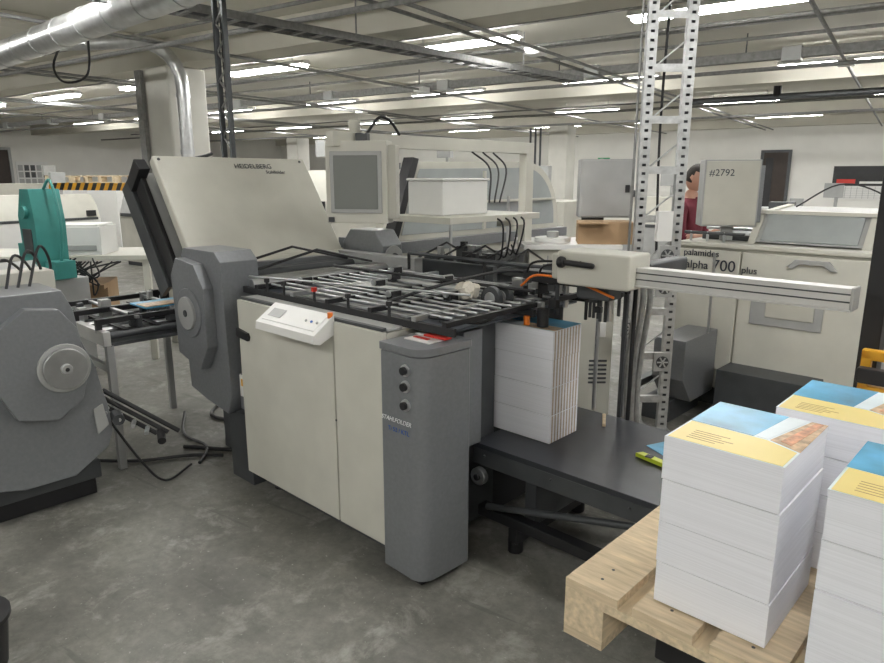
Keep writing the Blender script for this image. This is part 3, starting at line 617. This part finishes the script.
# ---------------------------------------------------------------- person
def person(fr):
    root=empty("person",fr)
    V=[];E=[];Rr=[]
    def v(p,r): V.append(p);Rr.append(r);return len(V)-1
    pel=v((0,0,.96),(.175,.12));wa=v((0,.0,1.12),(.165,.115));ch=v((0,.01,1.3),(.19,.13));nb=v((0,.015,1.45),(.075,.065));nt=v((0,.03,1.56),(.058,.058))
    E+=[(pel,wa),(wa,ch),(ch,nb),(nb,nt)]
    for s in (-1,1):
        sh=v((.18*s,.01,1.405),(.075,.075));ms=v((.225*s,.03,1.27),(.06,.06));el=v((.245*s,.07,1.13),(.05,.05));mf=v((.22*s,.19,1.14),(.042,.04));wr=v((.17*s,.31,1.19),(.03,.026));E+=[(ch,sh),(sh,ms),(ms,el),(el,mf),(mf,wr)]
        hp=v((.095*s,0,.86),(.10,.10));kn=v((.105*s,.02,.49),(.068,.07));an=v((.11*s,-.01,.09),(.048,.05));to=v((.125*s,.15,.04),(.045,.038));E+=[(pel,hp),(hp,kn),(kn,an),(an,to)]
    me=bpy.data.meshes.new("b");me.from_pydata(V,E,[]);o=bpy.data.objects.new("tmpbody",me);scene.collection.objects.link(o)
    sk=o.modifiers.new("s",'SKIN');sk.use_smooth_shade=True
    for i,r in enumerate(Rr): me.skin_vertices[0].data[i].radius=r;me.skin_vertices[0].data[i].use_root=(i==0)
    su=o.modifiers.new("u",'SUBSURF');su.levels=2;su.render_levels=2
    bpy.context.view_layer.update();dg=bpy.context.evaluated_depsgraph_get()
    m2=bpy.data.meshes.new_from_object(o.evaluated_get(dg));bpy.data.objects.remove(o)
    m2.materials.clear()
    for m in (SHIRT,TROUS,SKIN,BLACK): m2.materials.append(m)
    for p in m2.polygons:
        c=p.center;p.use_smooth=True
        if c.z<.1:k=3
        elif c.z<.97:k=1
        elif c.z>1.475:k=2
        elif abs(c.x)>.14 and c.y>.12 and c.z<1.26:k=2
        else:k=0
        p.material_index=k
    link(bpy.data.objects.new("body",m2),root)
    bm=bmesh.new();bmesh.ops.create_uvsphere(bm,u_segments=32,v_segments=24,radius=1)
    for q in bm.verts:
        x,y,z=q.co
        w=1-.22*max(0,-z)**1.2
        X=x*.074*w;Y=y*.094*(1-.1*max(0,-z));Z=z*.118
        if y>0:
            Y+=.024*math.exp(-((x/.16)**2+((z+.12)/.2)**2))+.008*math.exp(-((x/.3)**2+((z+.85)/.2)**2))+.004*math.exp(-((x/.3)**2+((z+.48)/.07)**2))
            Y-=.010*(math.exp(-(((abs(x)-.38)/.18)**2+((z-.08)/.13)**2)))
        q.co=(X,Y,Z)
    for f in bm.faces:
        c=f.calc_center_median();f.smooth=True
        f.material_index=1 if (c.z>.055+.2*max(0,c.y-.06) or (c.y<-.005 and c.z>-.05)) else 0
    for q in bm.verts:
        if q.co.z>.06 or (q.co.y<-.01 and q.co.z>-.045): q.co*=1.07
    hm=bpy.data.meshes.new("head");bm.to_mesh(hm);bm.free();hm.materials.append(SKIN);hm.materials.append(HAIR)
    HT=Matrix.Translation((0,.055,1.645))@Matrix.Rotation(R(-18),4,'X')
    link(bpy.data.objects.new("head",hm),root,HT)
    b=Bd("face_details",HT,root,0)
    for s in (-1,1):
        b.tube([(.03*s,.080,.010),(.03*s,.088,.010)],.009,WHITE,10);b.tube([(.03*s,.087,.010),(.03*s,.0895,.010)],.005,BLACK,8)
        b.tube([(.016*s,.092,.028),(.045*s,.084,.028)],.004,HAIR,6);b.tube([(.068*s,0,-.02),(.08*s,-.012,.0),(.072*s,-.01,.02)],[.008,.014,.01],SKIN,8)
    b.tube([(-.022,.088,-.056),(.022,.088,-.056)],.005,RED,6);b.done()
    for s,nm in ((-1,"hand_left"),(1,"hand_right")):
        b=Bd(nm,None,root,0);w=Vector((.17*s,.30,1.19))
        b.tube([w,w+Vector((-.005*s,.04,.01)),w+Vector((-.01*s,.085,.018))],[.024,.034,.03],SKIN,12)
        for i,L in enumerate((.065,.075,.07,.055)):
            st=w+Vector((s*(-.034+i*.018),.08,.018));b.tube([st,st+Vector((0,L*.5,.005)),st+Vector((0,L*.85,-.005)),st+Vector((0,L,-.018))],[.009,.0085,.008,.006],SKIN,8)
        st=w+Vector((-.03*s,.035,.01));b.tube([st,st+Vector((-.025*s,.025,0)),st+Vector((-.032*s,.055,-.005))],[.011,.010,.007],SKIN,8);b.done()
    return root
person(M@Matrix.Translation((-.60,4.16,0))@Matrix.Rotation(R(-90),4,'Z'))

# ---------------------------------------------------------------- left background objects
b=Bd("work_table",frame(-3.45,6.25,R(6)),bevel=.004)
b.box(-.95,.80,-.35,.4,.93,.97,CREAM)
for x in (-.9,.72):
    for y in (-.33,.33): b.box(x,x+.06,y,y+.05,0,.93,CREAM)
b.box(-.9,.7,-.3,.36,.35,.38,GREYL)
b.done()
b=Bd("desktop_printer",frame(-3.38,6.15,R(6),.971),bevel=.012);b.box(-.32,.32,-.2,.2,0,.25,WHITE);b.box(-.28,.28,-.21,-.2,.04,.09,GREYL);b.box(-.3,.3,-.18,.18,.25,.27,WHITE);b.done()
b=Bd("cable_bundle",None,bevel=0)
for k in range(16): b.cable([(-3.35+random.uniform(-.3,.3),5.83,.96),(-3.3+random.uniform(-.3,.3),5.78,.80),(-3.3+random.uniform(-.3,.3),5.8,.72+random.uniform(-.1,.1)),(-3.2+random.uniform(-.2,.4),5.85,.93)],.007,BLACK)
b.done()
b=Bd("cardboard_box",frame(-3.3,6.2,R(14),.381),bevel=.003);b.box(-.35,.2,-.22,.2,0,.33,CARD);b.box(-.35,.2,-.34,-.22,.29,.33,CARD);b.done()
b=Bd("gluing_machine",frame(-3.22,5.45,RA),bevel=.01)
b.prism([(-.12,.85),(-.14,1.35),(-.06,1.56),(.08,1.56),(.12,1.3),(.10,.85)],'y',-.12,.12,TEAL);b.box(-.3,.22,-.2,.2,.12,.85,GREYL);b.box(-.08,.06,-.13,-.12,1.05,1.25,DGREY);b.cyl((0,-.15,1.38),(0,-.12,1.38),.05,TEAL,20)
b.box(.12,.28,-.08,.08,.86,1.0,TEAL);b.box(-.3,-.14,-.08,.1,.86,1.12,TEAL);b.box(-.28,.2,-.18,.18,0,.12,DGREY);b.cable([(.06,0,1.55),(.2,0,1.62),(.28,0,1.3),(.22,0,1.0)],.012,TEAL);b.done()
b=Bd("feeder_unit",frame(-2.9,4.35,MA),bevel=.03)
b.prism([(-.45,.2),(-.45,.95),(-.35,1.06),(-.05,1.1),(.18,1.0),(.24,.85),(.24,.2)],'y',-.25,.22,GREYL);b.box(-.45,.2,-.2,.2,0,.2,DGREY);b.box(-.3,.1,-.262,-.25,.5,.8,GREY)
for k in range(4): b.cable([(-.1+k*.06,-.1,1.07),(-.05+k*.07,-.2,1.25),(.15+k*.04,-.25,1.2),(.25,-.2,.9)],.008,BLACK)
b.done()
def cabinet(name,x,y,ang,w,d,h,m,m2,slope=True):
    b=Bd(name,frame(x,y,ang),bevel=.015);b.box(-w/2,w/2,-d/2,d/2,.08,h*.62,m);b.box(-w/2+.05,w/2-.05,-d/2+.05,d/2-.05,0,.08,DGREY)
    for i in range(3): b.box(-w/2+.04+i*(w-.06)/3,-w/2+.0+(i+1)*(w-.06)/3,-d/2-.012,-d/2,.15,h*.58,m)
    if slope: b.prism([(-d/2,h*.62),(-d/2+.12,h*.85),(-d/2+.3,h),(d/2,h),(d/2,h*.62)],'x',-w/2,w/2,m2)
    else: b.box(-w/2,w/2,-d/2+.05,d/2,h*.62,h,m2)
    b.box(-w/2+.06,w/2-.06,-d/2-.02,-d/2+.02,h*.60,h*.64,DGREY)
    b.box(-w/2+.3,-w/2+.7,-d/2+.1,-d/2+.4,h,h+.12,DGREY);b.cyl((w/2-.5,0,h),(w/2-.5,0,h+.25),.03,GREYL,10);b.box(w/2-.7,w/2-.4,-.05,.05,h+.2,h+.45,GREYL)
    b.cyl((-w/2-.02,-d/2+.2,h*.5),(-w/2,-d/2+.2,h*.5),.1,GREYL,20);b.box(w/2-.3,w/2-.1,-d/2-.03,-d/2,h*.66,h*.75,BLACK)
    return b.done()
cabinet("collating_machine",-2.3,10.8,RA,2.4,1.,1.75,CREAM2,CREAM)
cabinet("collating_machine",-.4,13.0,RA,2.2,1.,1.8,CREAM2,GREYL)
cabinet("folder_gluer",-4.8,12.6,RA,2.6,1.,1.55,CREAM2,GREYL)
cabinet("stitching_machine",1.1,9.3,RA,1.6,.9,1.35,CREAM2,CREAM2,False)
cabinet("stitching_machine",3.8,12.5,RA,1.8,.9,1.3,GREYL,CREAM2)
cabinet("paper_cutter",6.6,12.2,RA,1.8,1.1,1.1,GREYL,GREYL)
cabinet("paper_cutter",8.6,16.6,RA,1.2,1.1,.7,DGREY,DGREY,False)
cabinet("perfect_binder",-8.6,13.4,RA+R(90),3.2,1.,1.3,WHITE,CREAM)
cabinet("storage_cabinet",-10.5,17,RA+R(90),2.6,.8,1.5,CREAM2,CREAM2,False)
# pallets on rack and hazard barrier
for (x,y,h) in ((-7.4,15.6,1.4),(-8.9,16.6,1.4)):
    b=Bd("pallet_pile",frame(x,y,RA),bevel=0)
    b.box(-.6,.6,-.4,.4,0,h,CARD if x<-9 else WHITE)
    for k in range(2):
        z=h+k*.144
        for i in range(5): b.box(-.6,.6,-.4+i*.167,-.3+i*.167,z+.122,z+.144,WOODY)
        for i in (-.6,-.05,.5):
            for j in (-.4,-.05,.3): b.box(i,i+.1,j,j+.1,z,z+.122,WOODY)
    b.done()
b=Bd("hazard_barrier",None,bevel=0)
P0=Vector((-6.7,11.6,1.5));P1=Vector((-4.55,10.8,1.5));N=26
for i in range(N):
    a=P0.lerp(P1,i/N);c=P0.lerp(P1,(i+1)/N);b.hexa([(a.x,a.y,1.44),(a.x,a.y+.02,1.44),(c.x,c.y,1.44),(c.x,c.y+.02,1.44),(a.x+.05,a.y,1.56),(a.x+.05,a.y+.02,1.56),(c.x+.05,c.y,1.56),(c.x+.05,c.y+.02,1.56)],BLACK if i%2 else YEL)
for P in (P0,P1): b.cyl((P.x,P.y,0),(P.x,P.y,1.6),.03,GALV,10)
b.done()
b=Bd("waste_bin",frame(-1.6,1.95,0),bevel=0)
b.tube([(0,0,0),(0,0,.02),(0,0,.19),(0,0,.2)],[.1,.11,.13,.135],BLACK,24);b.tube([(0,0,.2),(0,0,.215)],[.14,.14],BLACK,24);b.done()

# ---------------------------------------------------------------- world & camera
w=bpy.data.worlds.new("world");scene.world=w;w.use_nodes=True;w.node_tree.nodes["Background"].inputs[0].default_value=(.9,.95,1,1);w.node_tree.nodes["Background"].inputs[1].default_value=.3
cd=bpy.data.cameras.new("camera");cd.sensor_fit='HORIZONTAL';cd.sensor_width=36;cd.lens=668/884*36;cd.clip_end=200
cam=bpy.data.objects.new("camera",cd);scene.collection.objects.link(cam);cam.location=(0,0,1.65);cam.rotation_euler=(R(77),0,0);scene.camera=cam
